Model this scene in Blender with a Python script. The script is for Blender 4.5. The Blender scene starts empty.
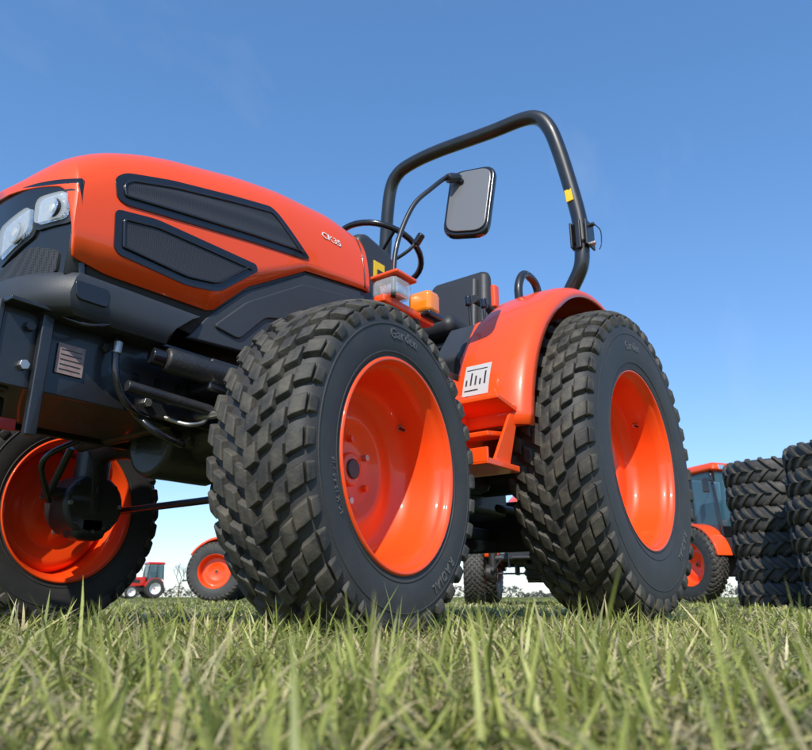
import bpy, bmesh, math, random
import numpy as np
from mathutils import Vector, Matrix
random.seed(4); rng=np.random.default_rng(4)
S=bpy.context.scene
COL=S.collection
GZ=-.02
# ------------------------------------------------------------------ helpers
def mat(name,col,rough=.5,metal=0,coat=0,bump=0,bscale=40,var=0,vscale=6,col2=None,spec=.5,detail=4):
    m=bpy.data.materials.new(name);m.use_nodes=True
    nt=m.node_tree;b=nt.nodes['Principled BSDF']
    b.inputs['Base Color'].default_value=(*col,1);b.inputs['Roughness'].default_value=rough
    b.inputs['Metallic'].default_value=metal;b.inputs['Coat Weight'].default_value=coat
    b.inputs['Coat Roughness'].default_value=.06
    b.inputs['Specular IOR Level'].default_value=spec
    tc=nt.nodes.new('ShaderNodeTexCoord')
    if var>0:
        n=nt.nodes.new('ShaderNodeTexNoise');n.inputs['Scale'].default_value=vscale;n.inputs['Detail'].default_value=8;n.inputs['Roughness'].default_value=.65
        nt.links.new(tc.outputs['Object'],n.inputs['Vector'])
        r=nt.nodes.new('ShaderNodeMapRange');r.inputs[1].default_value=.4;r.inputs[2].default_value=.7;r.inputs[4].default_value=var
        nt.links.new(n.outputs[0],r.inputs[0])
        mx=nt.nodes.new('ShaderNodeMix');mx.data_type='RGBA'
        mx.inputs[6].default_value=(*col,1);mx.inputs[7].default_value=(*(col2 or tuple(c*.6 for c in col)),1)
        nt.links.new(r.outputs[0],mx.inputs[0]);nt.links.new(mx.outputs[2],b.inputs['Base Color'])
        rr=nt.nodes.new('ShaderNodeMapRange');rr.inputs[3].default_value=rough;rr.inputs[4].default_value=min(1,rough+.25)
        nt.links.new(n.outputs[0],rr.inputs[0]);nt.links.new(rr.outputs[0],b.inputs['Roughness'])
    if bump>0:
        n2=nt.nodes.new('ShaderNodeTexNoise');n2.inputs['Scale'].default_value=bscale;n2.inputs['Detail'].default_value=detail
        nt.links.new(tc.outputs['Object'],n2.inputs['Vector'])
        bp=nt.nodes.new('ShaderNodeBump');bp.inputs['Strength'].default_value=bump;bp.inputs['Distance'].default_value=.01
        nt.links.new(n2.outputs[0],bp.inputs['Height']);nt.links.new(bp.outputs[0],b.inputs['Normal'])
    return m
ORANGE=mat('orange_paint',(.88,.078,.006),.24,coat=.55,var=.3,vscale=3,col2=(.78,.078,.012),spec=.35)
RIMO=mat('rim_orange_paint',(.92,.072,.005),.32,coat=.45,var=.35,vscale=5,col2=(.80,.076,.010),spec=.35)
RED=mat('red_paint',(.55,.02,.012),.35,coat=.4)
BLACKP=mat('black_paint',(.012,.013,.016),.28,coat=.4,var=.5,vscale=9,col2=(.026,.025,.024))
CHASSIS=mat('chassis_black',(.017,.018,.020),.36,coat=.2,bump=.2,bscale=120,var=.7,vscale=12,col2=(.045,.041,.036))
CHAR=mat('charcoal_plastic',(.032,.036,.042),.33,bump=.08,bscale=400,var=.4,vscale=5,col2=(.05,.053,.060))
GLOSSK=mat('gloss_black_plastic',(.012,.012,.015),.2,coat=.3)
RUB=mat('tyre_rubber',(.031,.031,.032),.48,bump=.1,bscale=260,var=.8,vscale=9,col2=(.055,.052,.047),spec=.5)
RUBT=mat('tyre_tread_rubber',(.028,.027,.025),.55,bump=.14,bscale=140,var=1,vscale=16,col2=(.10,.089,.068),spec=.45)
RUB2=mat('tyre_lettering',(.085,.085,.085),.42)
STEEL=mat('bare_steel',(.55,.55,.54),.35,metal=1,var=.5,vscale=20)
CHROME=mat('lamp_reflector',(.85,.86,.88),.15,metal=1,bump=.6,bscale=60)
MIRB=mat('mirror_face',(.15,.155,.165),.25,coat=.5)
WHITE=mat('white_decal',(.75,.75,.74),.5)
GREYD=mat('silver_decal',(.46,.47,.48),.6)
YEL=mat('yellow_decal',(.8,.55,.02),.5)
AMB=mat('amber_lens',(.9,.25,.01),.15,coat=1)
PLATE=mat('label_plate',(.26,.17,.16),.5,var=.8,vscale=40,col2=(.34,.28,.27))
SEATM=mat('seat_vinyl',(.026,.027,.031),.5,bump=.1,bscale=300)
def mesh_mat():
    m=mat('vent_mesh',(.02,.02,.022),.5)
    nt=m.node_tree;b=nt.nodes['Principled BSDF'];tc=nt.nodes.new('ShaderNodeTexCoord')
    v=nt.nodes.new('ShaderNodeTexVoronoi');v.inputs['Scale'].default_value=150;v.inputs['Randomness'].default_value=.05
    nt.links.new(tc.outputs['Object'],v.inputs['Vector'])
    r=nt.nodes.new('ShaderNodeValToRGB');r.color_ramp.elements[0].position=.30;r.color_ramp.elements[0].color=(.008,.008,.009,1)
    r.color_ramp.elements[1].position=.5;r.color_ramp.elements[1].color=(.04,.04,.043,1)
    nt.links.new(v.outputs['Distance'],r.inputs[0]);nt.links.new(r.outputs[0],b.inputs['Base Color'])
    return m
MESHM=mesh_mat()
def glassm(name,col,rough=.05,alpha=.55):
    m=bpy.data.materials.new(name);m.use_nodes=True
    b=m.node_tree.nodes['Principled BSDF'];b.inputs['Base Color'].default_value=(*col,1);b.inputs['Roughness'].default_value=rough
    b.inputs['Coat Weight'].default_value=.5;b.inputs['Alpha'].default_value=alpha
    return m
GLASS=glassm('cab_glass',(.04,.12,.16))
LENS=glassm('lamp_lens',(.62,.66,.70),.05,.35)

def empty(name,loc=(0,0,0),rot=0,parent=None):
    o=bpy.data.objects.new(name,None);COL.objects.link(o);o.location=loc;o.rotation_euler=(0,0,rot);o.parent=parent
    o.empty_display_size=.1
    return o
def obj(name,me,m,parent,smooth=False,bevel=0,seg=2):
    o=bpy.data.objects.new(name,me);COL.objects.link(o);o.parent=parent
    if m: me.materials.append(m)
    if smooth:
        for p in me.polygons:p.use_smooth=True
    if bevel>0:
        b=o.modifiers.new('b','BEVEL');b.width=bevel;b.segments=seg;b.limit_method='ANGLE';b.angle_limit=math.radians(35)
        for p in me.polygons:p.use_smooth=True
        w=o.modifiers.new('w','WEIGHTED_NORMAL')
    return o
def pyd(name,verts,faces,m,parent,**k):
    me=bpy.data.meshes.new(name);me.from_pydata([tuple(v) for v in verts],[],faces);me.update()
    bm=bmesh.new();bm.from_mesh(me);bmesh.ops.recalc_face_normals(bm,faces=bm.faces);bm.to_mesh(me);bm.free()
    return obj(name,me,m,parent,**k)
def box(name,c,s,m,parent,bevel=.008,rot=None,taper=None):
    x,y,z=[a/2 for a in s]
    V=[Vector((sx*x,sy*y,sz*z)) for sz in(-1,1) for sy in(-1,1) for sx in(-1,1)]
    if taper:
        for v in V:
            if v.z>0: v.x*=taper[0];v.y*=taper[1]
    if rot:
        from mathutils import Euler
        R=Euler([math.radians(a) for a in rot]).to_matrix();V=[R@v for v in V]
    V=[v+Vector(c) for v in V]
    F=[(0,1,3,2),(4,6,7,5),(0,4,5,1),(2,3,7,6),(0,2,6,4),(1,5,7,3)]
    return pyd(name,V,F,m,parent,bevel=bevel)
def prism(name,pts,axis,a,b,m,parent,bevel=.005):
    def P(p,q):
        return {'y':(p[0],q,p[1]),'x':(q,p[0],p[1]),'z':(p[0],p[1],q)}[axis]
    n=len(pts);V=[P(p,a) for p in pts]+[P(p,b) for p in pts]
    F=[tuple(range(n)),tuple(range(2*n-1,n-1,-1))]+[(i,(i+1)%n,(i+1)%n+n,i+n) for i in range(n)]
    return pyd(name,V,F,m,parent,bevel=bevel)
def catmull(pts,k=8,closed=False):
    P=[Vector(p) for p in pts];out=[];n=len(P)
    rngn=n if closed else n-1
    for i in range(rngn):
        p0=P[(i-1)%n] if closed or i>0 else P[i]*2-P[i+1]
        p1=P[i];p2=P[(i+1)%n]
        p3=P[(i+2)%n] if closed or i<n-2 else p2*2-p1
        for j in range(k):
            t=j/k
            out.append(.5*((2*p1)+(p2-p0)*t+(2*p0-5*p1+4*p2-p3)*t*t+(3*p1-p0-3*p2+p3)*t**3))
    if not closed: out.append(P[-1])
    return out
def tube(name,pts,r,m,parent,smooth=True,closed=False,k=8,seg=14,radii=None):
    C=catmull(pts,k,closed) if smooth else [Vector(p) for p in pts]
    n=len(C);V=[];F=[]
    up=None
    for i,c in enumerate(C):
        if closed: t=(C[(i+1)%n]-C[i-1]).normalized()
        else: t=(C[min(i+1,n-1)]-C[max(i-1,0)]).normalized()
        if up is None:
            up=t.orthogonal().normalized()
        up=(up-t*up.dot(t)).normalized();w=t.cross(up)
        rr=radii[i*len(radii)//n] if radii else r
        for j in range(seg):
            a=2*math.pi*j/seg;V.append(c+up*math.cos(a)*rr+w*math.sin(a)*rr)
    for i in range(n if closed else n-1):
        for j in range(seg):
            a=i*seg+j;b=i*seg+(j+1)%seg;c2=((i+1)%n)*seg
            F.append((a,b,c2+(j+1)%seg,c2+j))
    if not closed: F+= [tuple(range(seg)),tuple((n-1)*seg+j for j in range(seg-1,-1,-1))]
    o=pyd(name,V,F,m,parent)
    for p in o.data.polygons:
        p.use_smooth=len(p.vertices)==4
    return o
def cyl(name,a,b,r,m,parent,seg=24,r2=None,bevel=.003):
    a=Vector(a);b=Vector(b);t=(b-a).normalized();u=t.orthogonal().normalized();w=t.cross(u);V=[]
    for c,rr in((a,r),(b,r if r2 is None else r2)):
        for j in range(seg):
            q=2*math.pi*j/seg;V.append(c+u*math.cos(q)*rr+w*math.sin(q)*rr)
    F=[(j,(j+1)%seg,(j+1)%seg+seg,j+seg) for j in range(seg)]+[tuple(range(seg)),tuple(range(2*seg-1,seg-1,-1))]
    return pyd(name,V,F,m,parent,bevel=bevel)
def lathe(name,prof,m,parent,seg=96,smooth=True):
    V=[];F=[];n=len(prof)
    for i in range(seg):
        a=2*math.pi*i/seg
        for r,y in prof: V.append((r*math.cos(a),y,r*math.sin(a)))
    for i in range(seg):
        for j in range(n-1):
            F.append((i*n+j,((i+1)%seg)*n+j,((i+1)%seg)*n+j+1,i*n+j+1))
    o=pyd(name,V,F,m,parent,smooth=smooth)
    return o
def interp(x,T):
    if x<=T[0][0]:return T[0][1]
    for (a,b),(c,d) in zip(T,T[1:]):
        if x<=c:return b+(d-b)*(x-a)/(c-a)
    return T[-1][1]
def bake_all():
    bpy.context.view_layer.update();dg=bpy.context.evaluated_depsgraph_get()
    for o in list(S.objects):
        if o.type=='MESH' and len(o.modifiers):
            me=bpy.data.meshes.new_from_object(o.evaluated_get(dg));me.name=o.name
            o.modifiers.clear();o.data=me
# ------------------------------------------------------------------ tyre & wheel meshes
def tyre_profile(Rc,W,rm,rb):
    P=[]
    for i in range(121):
        ph=math.radians(150*(i/120))
        c=math.cos(ph);s=math.sin(ph)
        if ph<math.pi/2:
            r=rm+(Rc-rm)*abs(c)**.5; y=W/2*abs(s)**.62
        else:
            r=rm-(rm-rb)*abs(c)/math.cos(math.radians(30)); y=W/2*(1-.16*abs(c)**2)
        P.append((r,y))
    L=[0]
    for a,b in zip(P,P[1:]): L.append(L[-1]+math.hypot(b[0]-a[0],b[1]-a[1]))
    return np.array(P),np.array(L)
def make_tyre(name,Rc,W,rm,rb,h,N,parent,seg=144,text=None,ag=False):
    P,L=tyre_profile(Rc,W,rm,rb)
    full=[(r,-y) for r,y in P[::-3]]+[(r,y) for r,y in P[3::3]]
    body=lathe('tyre_carcass',full,RUB,parent,seg=seg)
    def at(t):
        s=1 if t>=0 else -1;t=abs(t)
        r=np.interp(t,L,P[:,0]);y=np.interp(t,L,P[:,1])
        r2=np.interp(t+.002,L,P[:,0]);y2=np.interp(t+.002,L,P[:,1]);r1=np.interp(max(t-.002,0),L,P[:,0]);y1=np.interp(max(t-.002,0),L,P[:,1])
        tx,ty=r2-r1,y2-y1;l=math.hypot(tx,ty);nr,ny=ty/l,-tx/l
        return r,y*s,nr,ny*s
    ts=next(t for t in np.linspace(0,L[-1],400) if at(t)[2]<.72)
    V=[];F=[]
    def block(s0,s1,th0a,th0b,th1a,th1b,hh0,hh1,k=3,ins=.12):
        base=len(V);e=.003*(1 if s1>s0 else -1)
        for i in range(k+1):
            f=i/k;t=s0+(s1-s0)*f;a=th0a+(th1a-th0a)*f;b=th0b+(th1b-th0b)*f;hh=hh0+(hh1-hh0)*f
            q=ins*(b-a);tq=t+(e if i==0 else(-e if i==k else 0))
            for (th,o,tt) in((a,-.006,t),(a+q,hh,tq),(b-q,hh,tq),(b,-.006,t)):
                r,y,nr,ny=at(tt)
                rr=r+nr*o;yy=y+ny*o
                V.append((rr*math.cos(th),yy,rr*math.sin(th)))
        for i in range(k):
            q=base+i*4
            for j in range(3): F.append((q+j,q+j+1,q+4+j+1,q+4+j))
        F.append((base,base+1,base+2,base+3));q=base+k*4;F.append((q+3,q+2,q+1,q))
    p=2*math.pi/N
    for i in range(N):
        for s in(1,-1):
            o=i*p+(0 if s>0 else p*.5)
            if ag:
                w=.42*p
                block(-s*.05*ts,s*1.0*ts,o,o+w,o+.9*p,o+.9*p+w,h,h,k=6)
                block(s*.98*ts,s*(ts+.13*Rc),o+.9*p,o+.9*p+w,o+1.0*p,o+1.0*p+w*.7,h,h*.3,k=3)
                continue
            w=.70*p
            TT=[(-.06,.245),(.235,.50),(.49,.755),(.745,1.02)]
            for k2,(u0,u1) in enumerate(TT):
                q=o+.44*p*k2+random.uniform(-.012,.012)*p;hh=h*random.uniform(.95,1.02)
                block(s*u0*ts,s*u1*ts,q,q+w,q+.24*p,q+.24*p+w,hh,hh*(1 if k2<3 else .97),k=3)
            q=o+.44*p*3+.24*p
            block(s*1.01*ts,s*(ts+.075*Rc),q,q+w,q+.10*p,q+.10*p+w*.9,h*.97,h*.10,k=4)
    o=pyd('tyre_tread_lugs',V,F,RUBT,parent,bevel=h*.14,seg=1)
    for s in(1,-1):
        for rr,tt in((rb+.012,.003),(rb+.16*(Rc-rb),.002),(rb+.62*(Rc-rb),.0016)):
            i=np.argmin(abs(P[70:,0]-rr))+70 if rr<rm else np.argmin(abs(P[:73,0]-rr))
            y=P[i,1]
            ring=[(rr+.004,y-.004),(rr+.002,y+tt),(rr-.002,y+tt),(rr-.004,y-.004)]
            lathe('sidewall_ring',[(a,b*s) for a,b in ring],RUB,parent,seg=96)
    if text:
        for word,a0,rt,size in text:
            ang=math.radians(a0)
            for ch in word:
                if ch==' ': ang+=size*.4/rt;continue
                cu=bpy.data.curves.new('c','FONT');cu.body=ch;cu.size=size;cu.extrude=.0022;cu.offset=.0006
                to=bpy.data.objects.new('c',cu);COL.objects.link(to)
                dg=bpy.context.evaluated_depsgraph_get()
                me=bpy.data.meshes.new_from_object(to.evaluated_get(dg));bpy.data.objects.remove(to)
                lo=min(v.co.x for v in me.vertices);wdt=max(v.co.x for v in me.vertices)-lo
                ang+=(wdt/2+size*.07)/rt
                e_r=Vector((math.cos(ang),0,math.sin(ang)));e_t=Vector((-math.sin(ang),0,math.cos(ang)))
                for v in me.vertices:
                    a,b,cc=v.co;a-=lo+wdt/2
                    pos=e_r*(rt+b)+e_t*a;rad=math.hypot(pos.x,pos.z)
                    if rad>=rm: y0=np.interp(-rad,-P[:73,0],P[:73,1])
                    else: y0=np.interp(-rad,-P[72:,0],P[72:,1])
                    v.co=(pos.x,float(y0)+cc,pos.z)
                bm=bmesh.new();bm.from_mesh(me);bmesh.ops.recalc_face_normals(bm,faces=bm.faces);bm.to_mesh(me);bm.free()
                obj('sidewall_letter',me,RUB2,parent)
                ang+=(wdt/2+size*.07)/rt
    return body
def make_wheel(parent,kind,m_rim=None,text=None):
    m_rim=m_rim or RIMO
    if kind=='f': Rc,W,rm,rb,h,N,lr,ly,dd=.418,.275,.335,.262,.017,34,.272,.13,.165
    else: Rc,W,rm,rb,h,N,lr,ly,dd=.640,.35,.50,.375,.024,38,.385,.155,.20
    make_tyre('tyre',Rc,W,rm,rb,h,N,parent,text=text)
    b=lr-.032
    prof=[(lr-.012,ly-.016),(lr,ly-.006),(lr+.001,ly),(lr-.004,ly+.004),(lr-.010,ly+.001),(lr-.014,ly-.010),(lr-.016,ly-.018),(lr-.022,ly-.022),(lr-.027,ly-.03),
          (b,ly-.045),(b-.003,ly-.06),(b-.004,ly-dd+.055),(b-.010,ly-dd+.03),(b-.03,ly-dd+.005),(b-.055,ly-dd),(b*.62,ly-dd+.012),(b*.52,ly-dd+.010),(b*.46,ly-dd-.004),(.045,ly-dd-.006),(.0,ly-dd-.006)]
    lathe('rim_dish',prof,m_rim,parent,seg=120)
    bi=b-.001
    prof2=[(bi-.004,ly-dd+.05),(bi,-.02),(bi,-ly+.05),(lr-.022,-ly+.03),(lr-.014,-ly+.01),(lr-.004,-ly-.004),(lr+.001,-ly),(lr-.012,-ly+.016)]
    lathe('rim_barrel_inner',prof2,m_rim,parent,seg=120)
    y=ly-dd-.006
    hr=.045 if kind=='f' else .06
    cyl('hub_flange',(0,y-.02,0),(0,y+.016,0),hr,m_rim,parent,bevel=.006)
    cyl('hub_cap',(0,y+.01,0),(0,y+.022,0),hr*.6,CHASSIS,parent,bevel=.004)
    nb=6 if kind=='f' else 8
    for i in range(nb):
        a=2*math.pi*(i+.5)/nb;r=.082 if kind=='f' else .125
        cyl('wheel_bolt',(r*math.cos(a),y,r*math.sin(a)),(r*math.cos(a),y+.016,r*math.sin(a)),.010,m_rim if i%2 else STEEL,parent,seg=6,bevel=.001)
    a=math.radians(142);r=b-.006;y0=ly-.12
    cyl('valve_nut',(r*math.cos(a),y0,r*math.sin(a)),((r-.008)*math.cos(a),y0,(r-.008)*math.sin(a)),.010,STEEL,parent,seg=6,bevel=0)
    cyl('valve',((r-.004)*math.cos(a),y0,(r-.004)*math.sin(a)),((r-.022)*math.cos(a),y0+.022,(r-.022)*math.sin(a)),.0045,GLOSSK,parent,seg=10,bevel=0)
# ------------------------------------------------------------------ patches projected on a surface
def patch(name,poly,fn,m,parent,off=.004,step=.02,thick=.006,smooth=True):
    bm=bmesh.new();vs=[bm.verts.new((p[0],p[1],0)) for p in poly];bm.faces.new(vs)
    xs=[p[0] for p in poly];zs=[p[1] for p in poly]
    for k,(lo,hi) in enumerate(((min(xs),max(xs)),(min(zs),max(zs)))):
        n=int((hi-lo)/step)
        for i in range(1,n+1):
            c=lo+(hi-lo)*i/(n+1);co=(c,0,0) if k==0 else (0,c,0);no=(1,0,0) if k==0 else(0,1,0)
            bmesh.ops.bisect_plane(bm,geom=bm.verts[:]+bm.edges[:]+bm.faces[:],plane_co=co,plane_no=no)
    for v in bm.verts: v.co=Vector(fn(v.co.x,v.co.y,off))
    bmesh.ops.recalc_face_normals(bm,faces=bm.faces)
    r=bmesh.ops.extrude_face_region(bm,geom=bm.faces[:])
    nv=[g for g in r['geom'] if isinstance(g,bmesh.types.BMVert)]
    for v in nv:
        q=fn.inv(v.co);v.co=Vector(fn(q[0],q[1],off-thick))
    bmesh.ops.recalc_face_normals(bm,faces=bm.faces)
    me=bpy.data.meshes.new(name);bm.to_mesh(me);bm.free()
    return obj(name,me,m,parent)
def roundpoly(P,r,k=4):
    out=[];n=len(P)
    for i in range(n):
        a=Vector(P[i-1]);b=Vector(P[i]);c=Vector(P[(i+1)%n])
        d1=(a-b);d2=(c-b);rr=min(r,d1.length*.45,d2.length*.45)
        s=b+d1.normalized()*rr;e=b+d2.normalized()*rr
        for j in range(k+1):
            t=j/k;out.append(tuple(s*(1-t)**2+b*2*t*(1-t)+e*t*t))
    return out
def shrink(P,d):
    n=len(P);out=[]
    area=sum(P[i][0]*P[(i+1)%n][1]-P[(i+1)%n][0]*P[i][1] for i in range(n))
    sg=1 if area>0 else -1
    for i in range(n):
        a=Vector(P[i-1]);b=Vector(P[i]);e=Vector(P[(i+1)%n])
        n1=Vector((-(b-a).y,(b-a).x)).normalized()*sg;n2=Vector((-(e-b).y,(e-b).x)).normalized()*sg
        h=(n1+n2)
        h=h/max(.35,h.length**2/2)
        out.append(tuple(b+h*d))
    return out
# ------------------------------------------------------------------ main tractor
T=empty('compact_tractor')
ZT=[(1.0,1.53),(1.165,1.55),(1.43,1.525),(1.6,1.49),(1.73,1.452),(1.88,1.408),(1.98,1.368),(2.08,1.315),(2.15,1.262),(2.20,1.21),(2.235,1.165),(2.255,1.135)]
def zt(x):
    return sum(interp(x+d,ZT) for d in(-.03,-.015,0,.015,.03))/5
def wd(x):
    if x>2.173: return .33*max(1e-4,(2.2552-x)/.082)**(1/3)
    return .33
ZC=.88;NN=4.6
def hy(x,z):
    t=(z-ZC)/(zt(x)-ZC)
    if t<0:t=0
    return wd(x)*max(0,1-min(1,t)**NN)**(1/NN)
ZB=[(1.0,1.225),(1.06,1.22),(1.35,1.18),(1.61,1.02),(1.735,.895),(2.07,.888),(2.15,.90),(2.165,.905),(2.19,1.09),(2.20,1.105),(2.255,1.12)]
xs=list(np.linspace(1.0,2.1,45))+list(np.linspace(2.11,2.16,6))+list(np.linspace(2.165,2.19,8))+list(np.linspace(2.195,2.2551,14))
def hood_loft(name,xs,zbf,m,inset=0,ztf=zt):
    V=[];F=[];K=26
    for x in xs:
        zb=zbf(x);top=ztf(x)-inset;w=wd(x)-inset
        a0=max(0,min(1,(zb-ZC)/(top-ZC)))
        ph0=math.asin(min(1,a0**(NN/2))) if a0>0 else 0
        pts=[]
        for i in range(K+1):
            ph=ph0+(math.pi/2-ph0)*(i/K)
            y=w*max(0,math.cos(ph))**(2/NN);z=ZC+(top-ZC)*math.sin(ph)**(2/NN)
            if i==0: z=zb
            pts.append((y,z))
        ring=[(x,y,z) for y,z in pts]+[(x,-y,z) for y,z in pts[-2::-1]]
        V+=ring
    n=2*K+1
    for i in range(len(xs)-1):
        for j in range(n-1): F.append((i*n+j,i*n+j+1,(i+1)*n+j+1,(i+1)*n+j))
    F.append(tuple(range(n)))
    o=pyd(name,V,F,m,T,smooth=True)
    s=o.modifiers.new('s','SOLIDIFY');s.thickness=.006;s.offset=-1
    if hasattr(o.data,'set_sharp_from_angle'): o.data.set_sharp_from_angle(angle=math.radians(40))
    return o
hood_loft('hood',xs,lambda x:interp(x,ZB),ORANGE)
hood_loft('hood_lower_shell',list(np.linspace(1.02,2.17,30)),lambda x:interp(x,[(1.0,.9),(1.7,.80),(2.2,.86)]),CHAR,inset=.012)
class SideFn:
    def __init__(s,sg=1): s.sg=sg
    def __call__(s,x,z,off): return (x,s.sg*(hy(x,z)+off),z)
    def inv(s,co): return (co[0],co[2])
V1=[(2.078,1.180),(2.045,1.214),(1.90,1.265),(1.68,1.325),(1.512,1.366),(1.48,1.35),(1.335,1.232),(1.36,1.22),(1.60,1.185),(1.849,1.142),(2.04,1.108),(2.068,1.116)]
V2=[(2.070,1.082),(2.03,1.09),(1.947,1.107),(1.578,1.112),(1.57,1.09),(1.70,.976),(1.73,.962),(1.827,.945),(2.045,.955),(2.060,.97)]
for sg in(1,-1):
    fn=SideFn(sg)
    for nm,PP in(('upper_vent',V1),('lower_vent',V2)):
        R=roundpoly(PP,.02)
        patch(nm+'_frame',R,fn,GLOSSK,T,off=.004,thick=.012)
        R2=roundpoly(shrink(PP,.030),.02)
        patch(nm+'_mesh',R2,fn,MESHM,T,off=.0055,thick=.004)
        q=shrink(PP,.026)
        qq=roundpoly(q,.02);
        tube(nm+'_rib',[fn(a,b,.006) for a,b in qq],.0045,GLOSSK,T,smooth=False,closed=True,seg=6)
def text_on(word,size,fnx,m,parent,name,ext=.001):
    cu=bpy.data.curves.new('t','FONT');cu.body=word;cu.size=size;cu.extrude=ext
    to=bpy.data.objects.new('t',cu);COL.objects.link(to);dg=bpy.context.evaluated_depsgraph_get()
    me=bpy.data.meshes.new_from_object(to.evaluated_get(dg));bpy.data.objects.remove(to)
    for v in me.vertices: v.co=Vector(fnx(v.co.x,v.co.y,v.co.z))
    return obj(name,me,m,parent)
text_on('CK35',.036,lambda a,b,c:(1.265-a*1.25,hy(1.265-a,1.355+b)+.002+c,1.357+b),WHITE,T,'model_lettering')
# front mask
def xf(y,z): return 2.256-.082*abs(y/.33)**3-.16*(1.14-z)
V=[];F=[];ny,nz=40,12
for j in range(nz+1):
    for i in range(ny+1):
        y=-.328+.656*i/ny;z=.85+.275*j/nz;V.append((xf(y,z)-.004,y,z))
for j in range(nz):
    for i in range(ny): q=j*(ny+1)+i;F.append((q,q+1,q+ny+2,q+ny+1))
o=pyd('front_mask',V,F,GLOSSK,T,smooth=True);s=o.modifiers.new('s','SOLIDIFY');s.thickness=.02
class FrontFn:
    def __call__(s,y,z,off): return (xf(y,z)+off,y,z)
    def inv(s,co): return (co[1],co[2])
ff=FrontFn()
for sg in(1,-1):
    for P in([(.222,1.00),(.305,1.012),(.312,1.085),(.232,1.07)],[(.075,.935),(.205,.985),(.212,1.055),(.09,1.02)]):
        Q=[(sg*a,b) for a,b in P]
        if sg<0:Q=Q[::-1]
        patch('headlight_bezel',roundpoly([(a,b) for a,b in shrink(Q,-.010)],.02),ff,BLACKP,T,off=.003,thick=.012)
        patch('headlight_reflector',roundpoly(Q,.02),ff,CHROME,T,off=.005,thick=.006)
        cy=sum(a for a,b in Q)/4;cz=sum(b for a,b in Q)/4
        x0=xf(cy,cz)+.006
        for rr2,mm in((.030,BLACKP),(.026,CHROME),(.012,WHITE)):
            cyl('headlight_bulb_ring',(x0-.012,cy,cz),(x0+.002+(.03-rr2)*.15,cy,cz),rr2,mm,T,bevel=.001)
        patch('headlight_lens',roundpoly(Q,.02),ff,LENS,T,off=.016,thick=.004)
patch('front_grille',roundpoly([(-.27,.87),(.27,.87),(.28,.93),(.20,.95),(.07,.915),(-.07,.915),(-.20,.95),(-.28,.93)],.015),ff,MESHM,T,off=.003,thick=.01)
# bumper
plan=[]
for i in range(33):
    y=-.345+.69*i/32;plan.append((2.262-.10*abs(y/.345)**3.2,y))
full=[(1.80,-.345),(2.0,-.345)]+plan+[(2.0,.345),(1.80,.345)]
def sweepz(name,pl,levels,m):
    V=[];F=[];n=len(pl)
    for z,k,dx in levels:
        for x,y in pl: V.append((x+dx+(0 if x>1.9 else (.86-z)*.9),y*k,z))
    for l in range(len(levels)-1):
        for i in range(n-1): F.append((l*n+i,l*n+i+1,(l+1)*n+i+1,(l+1)*n+i))
    F.append(tuple(range(n)));F.append(tuple((len(levels)-1)*n+i for i in range(n)))
    F+= [tuple([l*n for l in range(len(levels))]+[l*n+n-1 for l in range(len(levels)-1,-1,-1)])]
    return pyd(name,V,F,m,T,bevel=.006)
sweepz('front_bumper',full,[(.755,.93,-.03),(.77,.97,-.01),(.80,1.0,0),(.845,1.0,-.01),(.866,.965,-.025)],CHAR)
for sg in(1,-1):
    prism('bumper_lamp_recess',roundpoly([(2.06,.79),(2.145,.79),(2.155,.838),(2.06,.84)],.015),'y',.30*sg,.348*sg,GLOSSK,T,bevel=.003)
    pts=[(1.80,.795),(1.735,.885),(1.61,1.01),(1.35,1.17),(1.05,1.21),(1.02,1.0),(1.3,.94),(1.48,.93),(1.58,.81)]
    prism('engine_side_panel',pts,'y',.322*sg,.30*sg,CHAR,T,bevel=.006)
    prism('panel_ridge',roundpoly([(1.72,.855),(1.60,.975),(1.36,1.125),(1.12,1.165),(1.12,1.03),(1.36,.985),(1.52,.945),(1.62,.84)],.02),'y',.330*sg,.31*sg,CHAR,T,bevel=.007)
    tube('hood_seam',[(1.03,hy(1.03,z)*sg+.001*sg,z) for z in np.linspace(1.23,1.46,12)],.0025,GLOSSK,T,smooth=False,seg=6)
prism('dash_cowl',[(1.01,1.18),(1.01,1.50),(.96,1.53),(.80,1.50),(.72,1.42),(.78,1.0),(1.0,.95)],'y',-.27,.27,CHAR,T,bevel=.03)
box('dash_sticker',(.88,.273,1.37),(.07,.004,.09),YEL,T,bevel=.001)
box('dash_sticker_text',(.87,.2765,1.36),(.05,.003,.04),BLACKP,T,bevel=.001)
# steering wheel
sc=Vector((.56,0,1.665));nrm=Vector((-.34,0,.94)).normalized();u=Vector((0,1,0));w=nrm.cross(u)
tube('steering_wheel_rim',[sc+(u*math.cos(a)+w*math.sin(a))*.215 for a in [2*math.pi*i/40 for i in range(40)]],.015,GLOSSK,T,smooth=False,closed=True)
for i in range(3):
    a=math.radians(90+120*i);d=(u*math.cos(a)+w*math.sin(a))
    tube('steering_spoke',[sc-nrm*.03,sc+d*.1-nrm*.02,sc+d*.21],.009,BLACKP,T)
cyl('steering_hub',sc-nrm*.06,sc,.045,GLOSSK,T)
cyl('steering_column',sc-nrm*.05,sc-nrm*.28+Vector((.06,0,-.02)),.035,CHAR,T,r2=.06)
tube('shuttle_lever',[(.72,.1,1.48),(.68,.26,1.55),(.66,.31,1.60)],.008,BLACKP,T)
cyl('lever_knob',(.66,.30,1.585),(.655,.335,1.63),.018,GLOSSK,T,bevel=.008)
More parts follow.
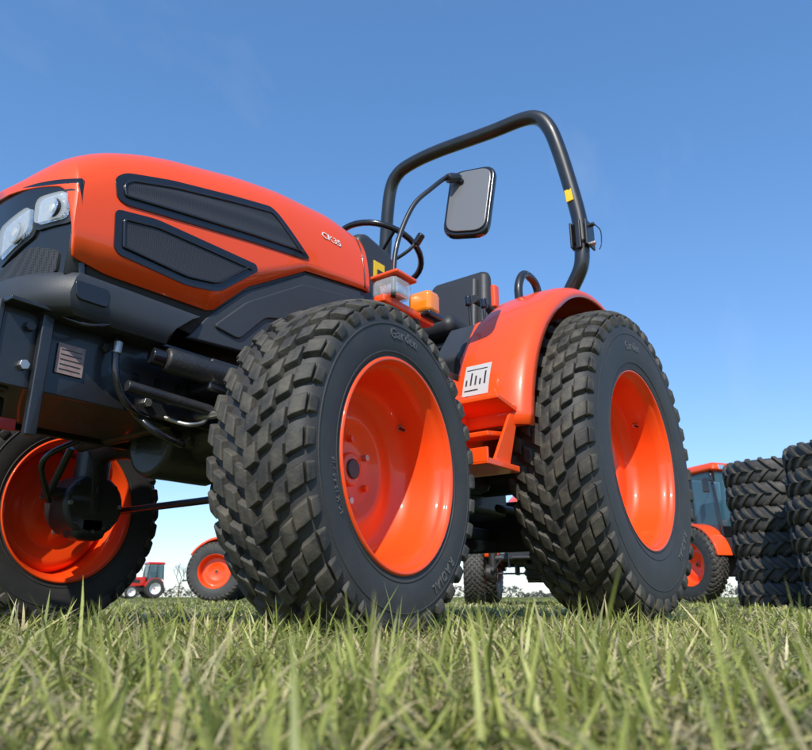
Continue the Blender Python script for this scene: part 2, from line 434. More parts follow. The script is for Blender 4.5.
# seat
box('seat_backrest',(-.16,0,1.60),(.10,.46,.46),SEATM,T,bevel=.05,rot=(0,-10,0),taper=(.8,.82))
box('seat_backrest_pad',(-.105,0,1.60),(.05,.34,.36),SEATM,T,bevel=.025,rot=(0,-10,0),taper=(.9,.85))
box('seat_cushion',(.06,0,1.34),(.46,.48,.11),SEATM,T,bevel=.045,rot=(0,-5,0))
box('seat_suspension',(.04,0,1.21),(.34,.36,.17),CHASSIS,T,bevel=.01)
for i in range(4): box('suspension_bellow',(.04,0,1.14+i*.04),(.38,.40,.022),SEATM,T,bevel=.01)
for s in(1,-1):
    tube('armrest',[(-.16,.26*s,1.47),(-.02,.27*s,1.52),(.12,.27*s,1.52)],.022,SEATM,T)
box('seat_belt_buckle',(-.08,.28,1.60),(.05,.03,.13),ORANGE,T,bevel=.01)
tube('hand_lever',[(.30,.36,1.28),(.31,.36,1.36),(.32,.36,1.41)],.008,BLACKP,T)
cyl('lever_knob',(.32,.36,1.39),(.325,.36,1.44),.017,GLOSSK,T,bevel=.008)
tube('hand_lever',[(.20,.38,1.28),(.21,.38,1.38),(.21,.38,1.42)],.008,BLACKP,T)
cyl('lever_knob',(.21,.38,1.41),(.215,.38,1.46),.017,GLOSSK,T,bevel=.008)
# ROPS
L=[(-.40,.50,1.20),(-.38,.53,1.55),(-.36,.58,1.64),(-.335,.665,1.76),(-.33,.685,1.90)]
for s in(1,-1):
    tube('rollbar_lower_post',[(x,y*s,z) for x,y,z in L],.040,BLACKP,T,seg=20)
    box('rollbar_hinge',(-.33,.685*s,1.93),(.11,.03,.17),BLACKP,T,bevel=.006)
    box('rollbar_hinge_plate',(-.33,.645*s,1.93),(.11,.012,.15),BLACKP,T,bevel=.004)
    box('rollbar_hinge_plate',(-.33,.730*s,1.93),(.11,.012,.15),BLACKP,T,bevel=.004)
    for z in(1.875,1.985):
        cyl('hinge_pin',(-.33,.63*s,z),(-.33,.76*s,z),.012,STEEL if z<1.9 else BLACKP,T,seg=12)
    tube('hinge_pin_clip',[(-.33,.76*s,1.985),(-.36,.78*s,1.95),(-.37,.775*s,1.88),(-.35,.77*s,1.84)],.003,BLACKP,T,seg=6)
    box('rollbar_decal',(-.275,.655*s,2.17),(.012,.04,.075),YEL,T,bevel=.002,rot=(7*s,0,0))
up=[(-.33,.685,1.88),(-.325,.68,2.05),(-.30,.645,2.30),(-.275,.61,2.50),(-.26,.575,2.63),(-.252,.52,2.715),(-.25,.42,2.755),(-.25,.2,2.765)]
up=up+[(x,-y,z+(.03 if z>2.6 else 0)) for x,y,z in up[::-1]]
tube('rollbar_hoop',up,.042,BLACKP,T,seg=20)
# fenders
YI=.555
def fender(s):
    cz=.64;prof=[]
    for d in list(np.linspace(2,150,40)):
        a=math.radians(d);R=.765
        if 55<d<120: R=.765+.02*math.sin(math.radians((d-55)/65*180))
        prof.append((R*math.cos(a),cz+R*math.sin(a)))
    V=[];F=[]
    cs=[(YI,-.006),(YI+.015,.0),(.62,.004),(.70,.006),(.78,.002),(.82,-.008),(.845,-.025),(.852,-.05)]
    for x,z in prof:
        d=Vector((x,0,z-cz)).normalized()
        for y,o in cs: V.append((x+d.x*o,y*s,z+d.z*o))
    n=len(cs)
    for i in range(len(prof)-1):
        for j in range(n-1): F.append((i*n+j,i*n+j+1,(i+1)*n+j+1,(i+1)*n+j))
    o=pyd('fender',V,F,ORANGE,T,smooth=True);m=o.modifiers.new('s','SOLIDIFY');m.thickness=.012;m.offset=1
    P2=prof+[(-.60,.70),(.60,.55)]
    prism('fender_inner_wall',P2,'y',(YI-.005)*s,(YI+.01)*s,ORANGE,T,bevel=.004)
    prism('fender_inner_shelf',[(.50,.95),(.52,1.05),(.38,1.27),(.1,1.36),(-.35,1.36),(-.45,1.1),(-.3,.95)],'y',.42*s,(YI-.006)*s,ORANGE,T,bevel=.02)
    prism('side_console',[(.42,.95),(.50,1.08),(.36,1.27),(.1,1.36),(-.35,1.36),(-.45,1.1),(-.3,.95)],'y',.27*s,.42*s,CHAR,T,bevel=.02)
    tube('grab_rail',[(.30,.62*s,1.30),(.31,.62*s,1.42),(.25,.62*s,1.505),(.14,.62*s,1.50),(.10,.62*s,1.42),(.08,.62*s,1.38)],.019,BLACKP,T)
for s in(1,-1): fender(s)
def fpt(y,d,o=.018):
    a=math.radians(d);return ((.765+o)*math.cos(a),y,.64+(.765+o)*math.sin(a))
def decal(name,y0,y1,d0,d1,m,o):
    V=[];F=[]
    for i in range(7):
        d=d0+(d1-d0)*i/6
        V+= [fpt(y0,d,o),fpt(y1,d,o)]
    for i in range(6):F.append((2*i,2*i+1,2*i+3,2*i+2))
    return pyd(name,V,F,m,T)
decal('fender_decal',.592,.705,12,22,GREYD,.0185)
for i in range(5): decal('fender_decal_icon',.602+i*.020,.602+i*.020+.007,15.2,16+1.1*(1+(i*2)%3),BLACKP,.0195)
decal('fender_decal_border',.60,.69,20.2,20.5,BLACKP,.0195)
decal('fender_decal_border',.60,.66,13.4,13.8,BLACKP,.0195)
# floor + steps
box('operator_floor',(.72,0,.90),(.62,1.08,.04),CHASSIS,T,bevel=.008)
box('floor_edge',(.80,.555,.845),(.50,.03,.06),ORANGE,T,bevel=.008)
prism('fender_front_flange',[(.62,.715),(.90,.75),(.90,.735),(.64,.69)],'y',.56,.82,ORANGE,T,bevel=.003)
prism('step_bracket_rear',[(.66,.80),(.84,.79),(.92,.68),(.97,.50),(.74,.50),(.68,.62)],'y',.61,.622,ORANGE,T,bevel=.002)
prism('step_outer_plate',[(.74,.71),(.80,.70),(.93,.50),(.82,.50)],'y',.80,.811,ORANGE,T,bevel=.002)
box('step_tread',(.88,.72,.505),(.22,.21,.022),ORANGE,T,bevel=.004)
box('step_tread_front_lip',(.985,.72,.525),(.012,.21,.05),ORANGE,T,bevel=.003)
box('step_tread_middle',(.83,.70,.625),(.17,.17,.018),ORANGE,T,bevel=.004,rot=(0,8,0))
for i in range(4): cyl('step_slot',(.80+i*.05,.72,.5165),(.80+i*.05,.72,.5205),.012,CHASSIS,T,seg=12,bevel=0)
# lamps
for s in(1,-1):
    box('lamp_bracket',(1.08,.56*s,1.055),(.30,.05,.03),ORANGE,T,bevel=.008)
    tube('lamp_bracket_post',[(.95,.54*s,.90),(.99,.55*s,1.0),(1.03,.56*s,1.05)],.02,CHASSIS,T)
    box('front_position_lamp',(1.17,.57*s,1.10),(.10,.11,.075),LENS,T,bevel=.02)
    box('lamp_reflector',(1.16,.57*s,1.10),(.07,.08,.05),CHROME,T,bevel=.01)
    box('lamp_cap',(1.16,.57*s,1.147),(.12,.12,.016),ORANGE,T,bevel=.006)
    box('turn_indicator',(.975,.57*s,1.115),(.08,.10,.09),AMB,T,bevel=.02)
    box('indicator_base',(.975,.57*s,1.062),(.09,.11,.02),GLOSSK,T,bevel=.006)
# mirror
tube('mirror_arm',[(1.20,.60,1.06),(1.185,.60,1.25),(1.13,.63,1.43),(1.06,.67,1.53),(.98,.70,1.615),(.945,.72,1.61)],.009,BLACKP,T)
cyl('mirror_clamp',(1.0,.70,1.59),(.955,.72,1.61),.018,BLACKP,T)
mh=empty('mirror',(.926,.75,1.50),0,T);mh.rotation_euler=(math.radians(-3),math.radians(-6),math.radians(14))
def rr_poly(w,h,r): return roundpoly([(-w/2,-h*.44),(w/2*.80,-h/2),(w/2,h*.5),(-w/2*.85,h*.5)],r,6)
prism('mirror_housing',rr_poly(.20,.31,.055),'x',-.02,.012,GLOSSK,mh,bevel=.009)
prism('mirror_housing_back',rr_poly(.172,.28,.05),'x',.0125,.020,MIRB,mh,bevel=.007)
prism('mirror_glass',rr_poly(.18,.29,.05),'x',-.024,-.0205,CHROME,mh,bevel=.001)
tube('mirror_mount',[(.02,-.03,.09),(.04,-.05,.10),(.03,-.03,.10)],.012,BLACKP,mh)
# ---------------- chassis
box('engine_block',(1.45,0,.86),(1.0,.36,.40),CHASSIS,T,bevel=.02)
box('oil_pan',(1.35,0,.60),(.60,.30,.16),CHASSIS,T,bevel=.03)
box('transmission_case',(.45,0,.66),(1.15,.34,.38),CHASSIS,T,bevel=.03)
box('rear_axle_case',(-.02,0,.68),(.42,.46,.46),CHASSIS,T,bevel=.04)
cyl('rear_axle_tube',(0,-.70,.65),(0,.70,.65),.11,CHASSIS,T)
for s in(1,-1):
    cyl('rear_axle_flange',(0,.55*s,.65),(0,.62*s,.65),.17,CHASSIS,T)
    box('chassis_rail',(1.80,.235*s,.665),(.94,.016,.20),BLACKP,T,bevel=.004)
    box('chassis_rail_flange',(1.80,.260*s,.765),(.94,.06,.012),BLACKP,T,bevel=.003)
    for i,(x,z) in enumerate([(2.20,.72),(2.20,.62),(2.00,.72),(1.93,.60),(1.86,.60),(1.80,.72),(1.72,.62),(1.62,.70)]):
        cyl('frame_bolt',(x,.243*s,z),(x,.258*s,z),.013,STEEL if i%3==1 else CHASSIS,T,seg=6,bevel=.001)
    for x in(1.97,1.90,1.83,1.76):
        cyl('frame_hole',(x,.2425*s,.665),(x,.2438*s,.665),.014,GLOSSK,T,seg=16,bevel=0)
    box('front_bracket_upright',(2.165,.258*s,.61),(.030,.022,.32),BLACKP,T,bevel=.004)
    box('side_gusset',(1.66,.30*s,.70),(.14,.10,.10),BLACKP,T,bevel=.01)
    cyl('bracket_tube',(1.95,.29*s,.62),(1.62,.31*s,.60),.016,CHASSIS,T)
box('label_plate',(2.088,.2475,.662),(.072,.004,.080),PLATE,T,bevel=.001)
for i in range(5): box('label_line',(2.088,.2502,.634+i*.013),(.055,.001,.002),CHASSIS,T,bevel=0)
box('front_cross_plate',(2.27,0,.665),(.016,.50,.21),BLACKP,T,bevel=.004)
box('front_weight_hanger',(2.255,0,.575),(.10,.42,.03),BLACKP,T,bevel=.008)
box('radiator_support',(2.05,0,.74),(.34,.44,.06),CHASSIS,T,bevel=.01)
box('front_underplate',(1.95,0,.585),(.6,.40,.014),CHASSIS,T,bevel=.003)
box('tow_hook',(2.24,.10,.51),(.14,.03,.12),BLACKP,T,bevel=.01)
box('red_reflector',(2.19,.12,.50),(.10,.012,.03),RED,T,bevel=.002)
cyl('muffler',(1.86,.31,.715),(1.60,.35,.70),.036,CHASSIS,T,bevel=.010)
cyl('muffler_outlet',(1.90,.305,.717),(1.86,.31,.715),.024,GLOSSK,T,bevel=.004)
# under-belly parts
cyl('drive_shaft_tube',(1.40,0,.44),(.30,0,.46),.045,CHASSIS,T,bevel=.005)
box('mid_pto_housing',(.55,0,.42),(.40,.34,.20),CHASSIS,T,bevel=.03)
box('loader_mount_bracket',(.98,.27,.56),(.30,.05,.34),CHASSIS,T,bevel=.01)
box('loader_mount_bracket',(.98,-.27,.56),(.30,.05,.34),CHASSIS,T,bevel=.01)
box('rear_drawbar',(-.35,0,.40),(.60,.09,.05),CHASSIS,T,bevel=.01)
box('hitch_frame',(-.45,0,.44),(.06,.50,.26),CHASSIS,T,bevel=.01)
box('pedal_plate',(.70,.45,.66),(.30,.20,.02),CHASSIS,T,bevel=.005)
tube('pedal_rod',[(.95,.44,.85),(.85,.46,.62),(.60,.44,.52),(.35,.40,.55)],.010,CHASSIS,T)
# axle
FX=1.55
tube('front_axle_beam',[(FX,-.56,.60),(FX,-.35,.61),(FX,-.15,.57),(FX,.15,.57),(FX,.35,.61),(FX,.56,.60)],.06,CHASSIS,T,radii=[.05,.055,.075,.075,.055,.05])
box('axle_pivot',(FX,0,.58),(.26,.20,.18),CHASSIS,T,bevel=.03)
cyl('differential_housing',(FX-.12,0,.56),(FX+.13,0,.56),.12,CHASSIS,T,bevel=.02)
cyl('steering_cylinder',(FX+.14,-.40,.595),(FX+.14,.14,.60),.03,CHASSIS,T)
cyl('steering_rod',(FX+.14,.14,.60),(FX+.13,.50,.58),.012,STEEL,T)
cyl('tie_rod',(FX-.14,-.56,.40),(FX-.14,.56,.40),.013,BLACKP,T)
cyl('drag_link',(FX+.16,-.54,.42),(FX+.16,-.42,.58),.013,BLACKP,T)
for s in(1,-1):
    cyl('kingpin_housing',(FX,.56*s,.36),(FX,.55*s,.69),.062,CHASSIS,T,bevel=.015)
    cyl('kingpin_cap',(FX,.55*s,.685),(FX,.55*s,.72),.045,CHASSIS,T,bevel=.01)
    cyl('bevel_gear_housing',(FX,.50*s,.405),(FX,.66*s,.405),.115,CHASSIS,T,bevel=.02)
    cyl('hub_drum',(FX,.64*s,.405),(FX,.715*s,.405),.06,CHASSIS,T,bevel=.01)
    box('knuckle_arm',(FX+.08,.55*s,.44),(.18,.05,.04),CHASSIS,T,bevel=.01)
    box('lower_knuckle',(FX,.555*s,.33),(.13,.11,.10),CHASSIS,T,bevel=.03)
    for i in range(8):
        q=2*math.pi*i/8
        cyl('housing_bolt',(FX+.095*math.cos(q),.492*s,.405+.095*math.sin(q)),(FX+.095*math.cos(q),.505*s,.405+.095*math.sin(q)),.009,STEEL if i%4==0 else CHASSIS,T,seg=6,bevel=.001)
# hoses
tube('hydraulic_hose',[(1.98,.27,.78),(1.99,.285,.70),(1.97,.285,.61),(1.90,.27,.56),(1.72,.15,.58)],.010,GLOSSK,T)
cyl('hose_fitting',(1.985,.284,.735),(1.988,.286,.70),.013,STEEL,T,seg=8)
tube('hydraulic_hose',[(1.90,.20,.60),(1.85,.28,.52),(1.74,.26,.50),(1.68,.10,.58)],.010,GLOSSK,T)
tube('brake_line',[(1.80,.22,.58),(1.76,.30,.55),(1.70,.30,.57),(1.66,.25,.62)],.006,STEEL,T)
tube('cable',[(2.2,.2,.80),(2.1,.32,.74),(2.0,.31,.78)],.005,GLOSSK,T)
tube('hydraulic_hose',[(1.72,-.35,.60),(1.80,-.42,.52),(1.72,-.50,.40)],.010,GLOSSK,T)
for s in(1,-1):
    tube('lower_link',[(-.1,.22*s,.5),(-.6,.30*s,.48),(-.95,.32*s,.45)],.02,CHASSIS,T)
box('battery_box',(.95,-.30,.72),(.3,.2,.24),CHASSIS,T,bevel=.01)
box('fuel_tank',(.62,.36,.66),(.50,.26,.34),CHASSIS,T,bevel=.04)
box('valve_block',(1.02,.24,.62),(.16,.12,.16),CHASSIS,T,bevel=.01)
tube('hydraulic_hose',[(1.0,.28,.68),(.9,.36,.56),(.7,.40,.48),(.4,.30,.52)],.012,GLOSSK,T)
# wheels
fw=empty('front_wheel',(FX,.77,.405),math.radians(6.5),T)
make_wheel(fw,'f',text=[('Garden',76,.322,.038),('RADIAL',222,.322,.034),('29 X 12.50 - 15',-30,.300,.016)])
rw=empty('rear_wheel',(-.03,.84,.645),0,T)
make_wheel(rw,'r',text=[('Garden',70,.47,.05),('RADIAL',215,.47,.045)])
bake_all()
def copy_children(src,dst,skip=()):
    for c in list(src.children):
        if any(k in c.name for k in skip): continue
        n=c.copy();COL.objects.link(n);n.parent=dst
        copy_children(c,n,skip)
    return dst
fw2=empty('front_wheel',(FX,-.82,.405),math.radians(180+6.5),T);copy_children(fw,fw2,skip=('letter',))
rw2=empty('rear_wheel',(-.03,-.84,.645),math.radians(180),T);copy_children(rw,rw2,skip=('letter',))
# ------------------------------------------------------------------ camera
f=700;p=math.atan(222/700)
cam=bpy.data.cameras.new('camera');cam.sensor_width=36;cam.lens=f/812*36;cam.clip_start=.02;cam.clip_end=3000
co=bpy.data.objects.new('camera',cam);COL.objects.link(co);S.camera=co
CP=Vector((2.926,1.955,.085));D=Vector((-.799,-.602,0));D.normalize();Rt=Vector((-.602,.799,0)).normalized()
co.location=CP
co.rotation_euler=(D*math.cos(p)+Vector((0,0,math.sin(p)))).to_track_quat('-Z','Y').to_euler()
cam.dof.use_dof=True;cam.dof.focus_distance=2.0;cam.dof.aperture_fstop=8
def place(x,d,z=0): 
    v=Vector((CP.x,CP.y,0))+Rt*x+D*d;return (v.x,v.y,z)
# ------------------------------------------------------------------ background tractors
skip=('rollbar','hinge','letter','mirror','lamp','indicator','brake','hose','label','decal','vent_rib','bolt','headlight_bulb')
t2=empty('compact_tractor',place(-4.35,17.6),math.atan2(Rt.y,Rt.x));copy_children(T,t2,skip)
t3=empty('compact_tractor',place(2.15,11.6),math.atan2(-D.y,-D.x)-.25);copy_children(T,t3,skip)
def cab_tractor(loc,rot,paint,rimm=None):
    E=empty('cab_tractor',loc,rot)
    prism('hood',[(.5,.85),(.5,1.45),(1.5,1.40),(1.95,1.25),(2.02,1.1),(2.0,.8),(1.2,.78)],'y',-.3,.3,paint,E,bevel=.06)
    prism('hood_vent',[(.9,1.0),(.9,1.25),(1.6,1.22),(1.75,1.05)],'y',-.304,.304,GLOSSK,E,bevel=.004)
    box('front_grille',(2.015,0,1.0),(.03,.46,.3),GLOSSK,E,bevel=.01)
    box('chassis',(.9,0,.62),(2.2,.34,.36),CHASSIS,E,bevel=.03)
    box('cab_floor',(-.05,0,.95),(1.15,1.2,.3),CHASSIS,E,bevel=.03)
    for s in(1,-1):
        tube('cab_post',[(.52,.58*s,.95),(.50,.60*s,1.6),(.40,.58*s,2.3)],.03,GLOSSK,E)
        tube('cab_post',[(-.12,.62*s,1.2),(-.12,.60*s,2.3)],.025,GLOSSK,E)
        tube('cab_post',[(-.62,.60*s,1.2),(-.55,.58*s,2.3)],.035,GLOSSK,E)
        prism('side_window',[(.50,1.0),(.49,1.6),(.40,2.28),(-.55,2.28),(-.60,1.3),(-.1,1.1)],'y',.585*s,.591*s,GLASS,E,bevel=0)
        A=[(.7*math.cos(math.radians(d)),.65+.72*math.sin(math.radians(d))) for d in range(10,160,10)]
        prism('fender',A+[(a*.93,.65+(b-.65)*.93) for a,b in A[::-1]],'y',.58*s,.9*s,paint,E,bevel=.01)
        box('work_lamp',(.50,.42*s,2.36),(.07,.14,.09),CHROME,E,bevel=.01)
        tube('mirror_arm',[(.5,.6*s,2.1),(.55,.82*s,2.1)],.012,GLOSSK,E)
        box('side_mirror',(.55,.86*s,2.0),(.04,.15,.26),GLOSSK,E,bevel=.02)
    prism('windscreen',[(-.56,1.3),(.56,1.3),(.54,2.28),(-.54,2.28)],'x',.455,.461,GLASS,E,bevel=0)
    prism('rear_window',[(-.56,1.3),(.56,1.3),(.54,2.28),(-.54,2.28)],'x',-.585,-.579,GLASS,E,bevel=0)
    box('seat',(-.2,0,1.45),(.4,.45,.7),SEATM,E,bevel=.08)
    box('cab_roof',(-.07,0,2.38),(1.25,1.3,.16),paint,E,bevel=.06,taper=(.9,.9))
    cyl('exhaust_stack',(1.3,.34,1.2),(1.3,.34,1.9),.035,CHASSIS,E)
    cyl('front_axle',(1.55,-.6,.42),(1.55,.6,.42),.06,CHASSIS,E)
    for src,x,y,z in((fw,1.55,.74,.40),(rw,0,.80,.645)):
        for s in(1,-1):
            w=empty('wheel',(x,y*s,z),0 if s>0 else math.pi,E);copy_children(src,w,('letter','bolt'))
            if rimm:
                for c in w.children:
                    if 'rim' in c.name:
                        c.material_slots[0].link='OBJECT';c.material_slots[0].material=rimm
    return E
cab_tractor(place(6.0,13.4),math.atan2(-D.y,-D.x)+.35,ORANGE)
cab_tractor(place(-18.1,52),math.atan2(-Rt.y,-Rt.x)+.6,RED,WHITE)
# ------------------------------------------------------------------ tyre stacks
SRC=[None]
def stack(loc,n,W=.26,sc=1):
    E=empty('tyre_stack',loc);E.scale=(1,1,sc);R=.47;z=W/2
    for i in range(n):
        q=empty('stacked_tyre',(random.uniform(-.025,.025),random.uniform(-.025,.025),z),0,E)
        q.rotation_euler=(math.pi/2+random.uniform(-.02,.02),0,random.uniform(0,6))
        z+=W*1.0
        if SRC[0] is None:
            make_tyre('tyre',R-.03,W,R-.11,R-.22,.030,20,q,seg=96,ag=True);bake_all();SRC[0]=q
        else: copy_children(SRC[0],q)
    return E
stack(place(4.00,7.7,GZ),6,sc=.97)
stack(place(3.95,6.35,GZ),6,sc=.92)
stack(place(5.1,7.3,GZ),6)
# ------------------------------------------------------------------ ground
gm=bpy.data.materials.new('grass_ground');gm.use_nodes=True;nt=gm.node_tree;b=nt.nodes['Principled BSDF'];b.inputs['Roughness'].default_value=.95
b.inputs['Specular IOR Level'].default_value=.1
tc=nt.nodes.new('ShaderNodeTexCoord');n1=nt.nodes.new('ShaderNodeTexNoise');n1.inputs['Scale'].default_value=1.3;n1.inputs['Detail'].default_value=12;n1.inputs['Roughness'].default_value=.75
nt.links.new(tc.outputs['Object'],n1.inputs['Vector'])
cr=nt.nodes.new('ShaderNodeValToRGB');e=cr.color_ramp.elements
e[0].position=.36;e[0].color=(.06,.08,.02,1);e[1].position=.64;e[1].color=(.24,.22,.08,1)
x=cr.color_ramp.elements.new(.5);x.color=(.14,.16,.04,1)
nt.links.new(n1.outputs[0],cr.inputs[0]);nt.links.new(cr.outputs[0],b.inputs['Base Color'])
n2=nt.nodes.new('ShaderNodeTexNoise');n2.inputs['Scale'].default_value=90;n2.inputs['Detail'].default_value=6
nt.links.new(tc.outputs['Object'],n2.inputs['Vector']);bp=nt.nodes.new('ShaderNodeBump');bp.inputs['Distance'].default_value=.03
nt.links.new(n2.outputs[0],bp.inputs['Height']);nt.links.new(bp.outputs[0],b.inputs['Normal'])
pyd('ground',[(-900,-900,GZ),(900,-900,GZ),(900,900,GZ),(-900,900,GZ)],[(0,1,2,3)],gm,None)
def grass(N1,N2):
    th1=rng.uniform(-1.25,1.25,N1);d1=np.sqrt(rng.uniform(.13**2,1.1**2,N1))
    th2=rng.uniform(-1.1,1.1,N2);d2=1.0*(30/1.0)**rng.uniform(0,1,N2)
    th=np.concatenate([th1,th2]);d=np.concatenate([d1,d2]);N=len(d)
    px=CP.x+d*(D.x*np.cos(th)+Rt.x*np.sin(th));py=CP.y+d*(D.y*np.cos(th)+Rt.y*np.sin(th))
    cl=(np.sin(px*31+np.sin(py*17)*2)+np.sin(py*27+np.sin(px*23)*2)+np.sin(px*7.3+py*5.1)+np.sin(py*9.7-px*3.3))/4
    keep=np.ones(N,bool)
    for (wx,wy,hl,hw) in((FX,.77,.13,.13),(FX,-.80,.13,.13),(-.03,.84,.2,.17),(-.03,-.84,.2,.17)):
        keep&=~((abs(px-wx)<hl)&(abs(py-wy)<hw))
    keep&=~((cl<-.35)&(rng.uniform(0,1,N)<.5))
    px,py,d,cl=px[keep],py[keep],d[keep],cl[keep];N=len(d)
    thatch=rng.uniform(0,1,N)<.40
    hgt=rng.gamma(4,.0128,N)*(1+.5*cl);hgt=np.clip(hgt,.012,.112)
    tall=rng.uniform(0,1,N)<.012;hgt=np.where(tall,rng.uniform(.10,.15,N),hgt)
    hgt=np.where(d<.24,np.minimum(hgt,.085),hgt);hgt=np.where(d>2.2,hgt*.65,hgt)
    wid=rng.uniform(.0008,.0025,N)*np.clip(d,1,12)**.75
    az=rng.uniform(0,2*np.pi,N);lean=np.abs(rng.normal(.42,.40,N));bend=rng.uniform(.1,1.6,N)
    lean=np.where(thatch,rng.uniform(.8,1.45,N),lean)
    faz=az+rng.normal(np.pi/2,.5,N)
    wx,wy=np.cos(faz),np.sin(faz)
    ts=np.array([0,.35,.7,1.0]);wf=np.array([.8,1,.7,0])
    V=np.zeros((N,7,3));k=0
    z0=np.where(thatch,rng.uniform(0,.03,N),0)+GZ
    for i,(t,w) in enumerate(zip(ts,wf)):
        A=lean+bend*t*.5
        hx=hgt*t*np.sin(A);hz=hgt*t*np.cos(np.minimum(A,1.45))
        cx=px+np.cos(az)*hx;cy=py+np.sin(az)*hx
        if i<3:
            for s in(-1,1):
                V[:,k,0]=cx+s*wx*wid*w;V[:,k,1]=cy+s*wy*wid*w;V[:,k,2]=z0+hz;k+=1
        else: V[:,k,0]=cx;V[:,k,1]=cy;V[:,k,2]=z0+hz
    base=(np.arange(N)*7)[:,None]
    loops=np.concatenate([base+np.array([[0,1,3,2]]),base+np.array([[2,3,5,4]]),base+np.array([[4,5,6]])],1).reshape(-1)
    tot=np.tile([4,4,3],N);st=np.concatenate([[0],np.cumsum(tot)[:-1]])
    me=bpy.data.meshes.new('grass');me.vertices.add(N*7);me.vertices.foreach_set('co',V.reshape(-1).astype(np.float32))
    me.loops.add(len(loops));me.loops.foreach_set('vertex_index',loops.astype(np.int32))
    me.polygons.add(len(tot));me.polygons.foreach_set('loop_start',st.astype(np.int32));me.polygons.foreach_set('loop_total',tot.astype(np.int32))
    me.update(calc_edges=True)
    g=rng.uniform(0,1,N)[:,None];straw=((rng.uniform(0,1,N)<.18-.10*cl)|(thatch&(rng.uniform(0,1,N)<.78)))[:,None]
    c=np.array([[.15,.19,.035]])*(1-g)+np.array([[.44,.46,.12]])*g
    s=np.array([[.64,.55,.29]])*(.5+.6*rng.uniform(0,1,N)[:,None])
    colr=np.where(straw,s,c)
    ca=np.ones((N,7,4));ca[:,:,:3]=colr[:,None,:]
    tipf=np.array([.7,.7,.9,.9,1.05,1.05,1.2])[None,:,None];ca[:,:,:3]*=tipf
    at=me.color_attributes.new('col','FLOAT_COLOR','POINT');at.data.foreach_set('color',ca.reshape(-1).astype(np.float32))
    m=bpy.data.materials.new('grass_blades');m.use_nodes=True;nt=m.node_tree;nt.nodes.clear()
    o=nt.nodes.new('ShaderNodeOutputMaterial');a=nt.nodes.new('ShaderNodeAttribute');a.attribute_name='col'
    pb=nt.nodes.new('ShaderNodeBsdfPrincipled');pb.inputs['Roughness'].default_value=.42;pb.inputs['Specular IOR Level'].default_value=.45
    tr=nt.nodes.new('ShaderNodeBsdfTranslucent');mx=nt.nodes.new('ShaderNodeMixShader');mx.inputs[0].default_value=.3
    nt.links.new(a.outputs['Color'],pb.inputs['Base Color']);nt.links.new(a.outputs['Color'],tr.inputs['Color'])
    nt.links.new(pb.outputs[0],mx.inputs[1]);nt.links.new(tr.outputs[0],mx.inputs[2]);nt.links.new(mx.outputs[0],o.inputs[0])
    ob=bpy.data.objects.new('grass',me);COL.objects.link(ob);me.materials.append(m)
grass(25000,88000)
# treeline
tm=mat('treeline_foliage',(.07,.08,.075),.9,var=1,vscale=.3,col2=(.11,.11,.10))
V=[];F=[]
for i in range(12000):
    x=random.uniform(-320,300);d=430+random.uniform(0,10)
    hh=5.5+2.2*math.sin(x*.05)+1.8*math.sin(x*.13+1)+1.2*math.sin(x*.5)
    z=random.uniform(0,max(1.5,hh));s=random.uniform(.6,1.4);c=Vector(place(x,d,z));b=len(V)
    for k in range(3):
        V.append(c+Vector((random.uniform(-s,s),random.uniform(-s,s),random.uniform(-s,s))))
    F.append((b,b+1,b+2))
pyd('distant_treeline',V,F,tm,None)
bark=mat('bark',(.10,.085,.07),.9,bump=.3)
tr=empty('bare_tree',place(-31,100,0))
def branch(p,d,l,r,dep):
    q=p+d*l;tube('limb' if dep else 'trunk',[p,(p+q)/2+Vector((random.uniform(-.1,.1),random.uniform(-.1,.1),0))*l*.3,q],r,bark,tr,k=3,seg=5)
    if dep<4:
        for i in range(3 if dep<3 else 2):
            nd=(d+Vector((random.uniform(-.7,.7),random.uniform(-.7,.7),random.uniform(-.1,.5)))).normalized()
            branch(q,nd,l*random.uniform(.6,.8),r*.6,dep+1)
branch(Vector((0,0,0)),Vector((0,0,1)),1.6,.10,0)
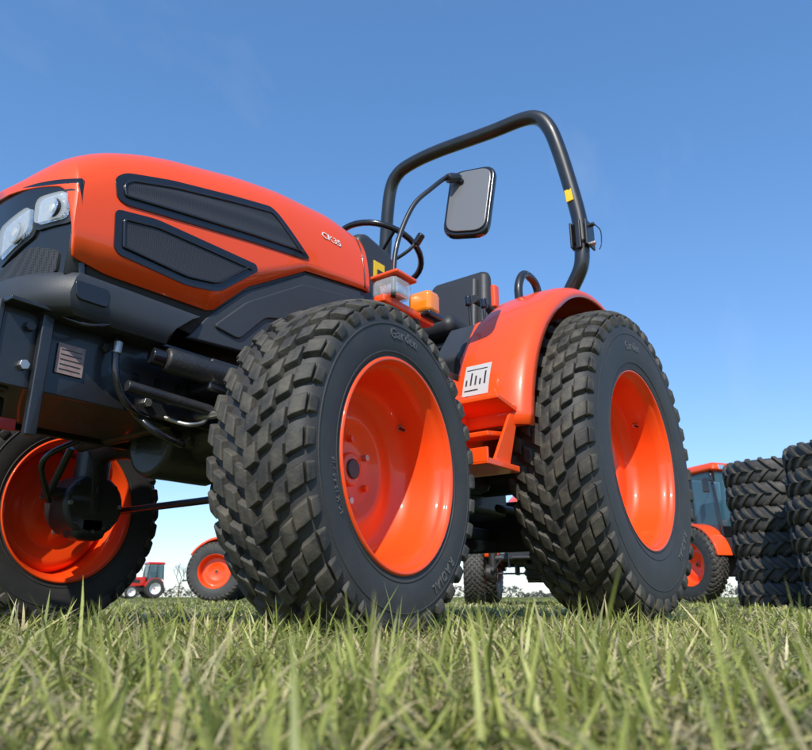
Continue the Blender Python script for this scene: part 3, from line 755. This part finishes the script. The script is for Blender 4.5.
# ------------------------------------------------------------------ light
el=math.radians(41);sx,sy=.87,.49
sd=Vector((sx,sy,0)).normalized()*math.cos(el)+Vector((0,0,math.sin(el)))
L=bpy.data.lights.new('sun','SUN');L.energy=5;L.angle=math.radians(.5);L.color=(1,.95,.84)
lo=bpy.data.objects.new('sun',L);COL.objects.link(lo);lo.rotation_euler=sd.to_track_quat('Z','Y').to_euler()
W=bpy.data.worlds.new('World');S.world=W;W.use_nodes=True;nt=W.node_tree;bg=nt.nodes['Background'];bg.inputs[1].default_value=.14
sk=nt.nodes.new('ShaderNodeTexSky');sk.sky_type='NISHITA';sk.sun_disc=False;sk.sun_elevation=el;sk.sun_rotation=math.atan2(sx,sy)
sk.air_density=1.0;sk.dust_density=.2;sk.ozone_density=3.0
hs=nt.nodes.new('ShaderNodeHueSaturation');hs.inputs['Saturation'].default_value=1.22;hs.inputs['Value'].default_value=2.6
ga=nt.nodes.new('ShaderNodeGamma');ga.inputs[1].default_value=.72
tint=nt.nodes.new('ShaderNodeMix');tint.data_type='RGBA';tint.blend_type='MULTIPLY';tint.inputs[0].default_value=1;tint.inputs[7].default_value=(.88,.96,1.13,1)
nt.links.new(sk.outputs[0],hs.inputs['Color']);nt.links.new(hs.outputs[0],ga.inputs[0]);nt.links.new(ga.outputs[0],tint.inputs[6])
# faint high cirrus
tc=nt.nodes.new('ShaderNodeTexCoord');mp=nt.nodes.new('ShaderNodeMapping');mp.inputs['Scale'].default_value=(1.6,4.5,3.0);mp.inputs['Rotation'].default_value=(0,.3,2.1)
nz=nt.nodes.new('ShaderNodeTexNoise');nz.inputs['Scale'].default_value=1.4;nz.inputs['Detail'].default_value=9;nz.inputs['Roughness'].default_value=.6
mr=nt.nodes.new('ShaderNodeMapRange');mr.inputs[1].default_value=.56;mr.inputs[2].default_value=.85;mr.inputs[4].default_value=.14
mx=nt.nodes.new('ShaderNodeMix');mx.data_type='RGBA';mx.inputs[7].default_value=(5,5.4,6,1)
nt.links.new(tc.outputs['Generated'],mp.inputs[0]);nt.links.new(mp.outputs[0],nz.inputs['Vector']);nt.links.new(nz.outputs[0],mr.inputs[0])
nt.links.new(mr.outputs[0],mx.inputs[0]);nt.links.new(tint.outputs[2],mx.inputs[6]);nt.links.new(mx.outputs[2],bg.inputs[0])
S.view_settings.view_transform='Standard';S.view_settings.look='None';S.view_settings.exposure=0
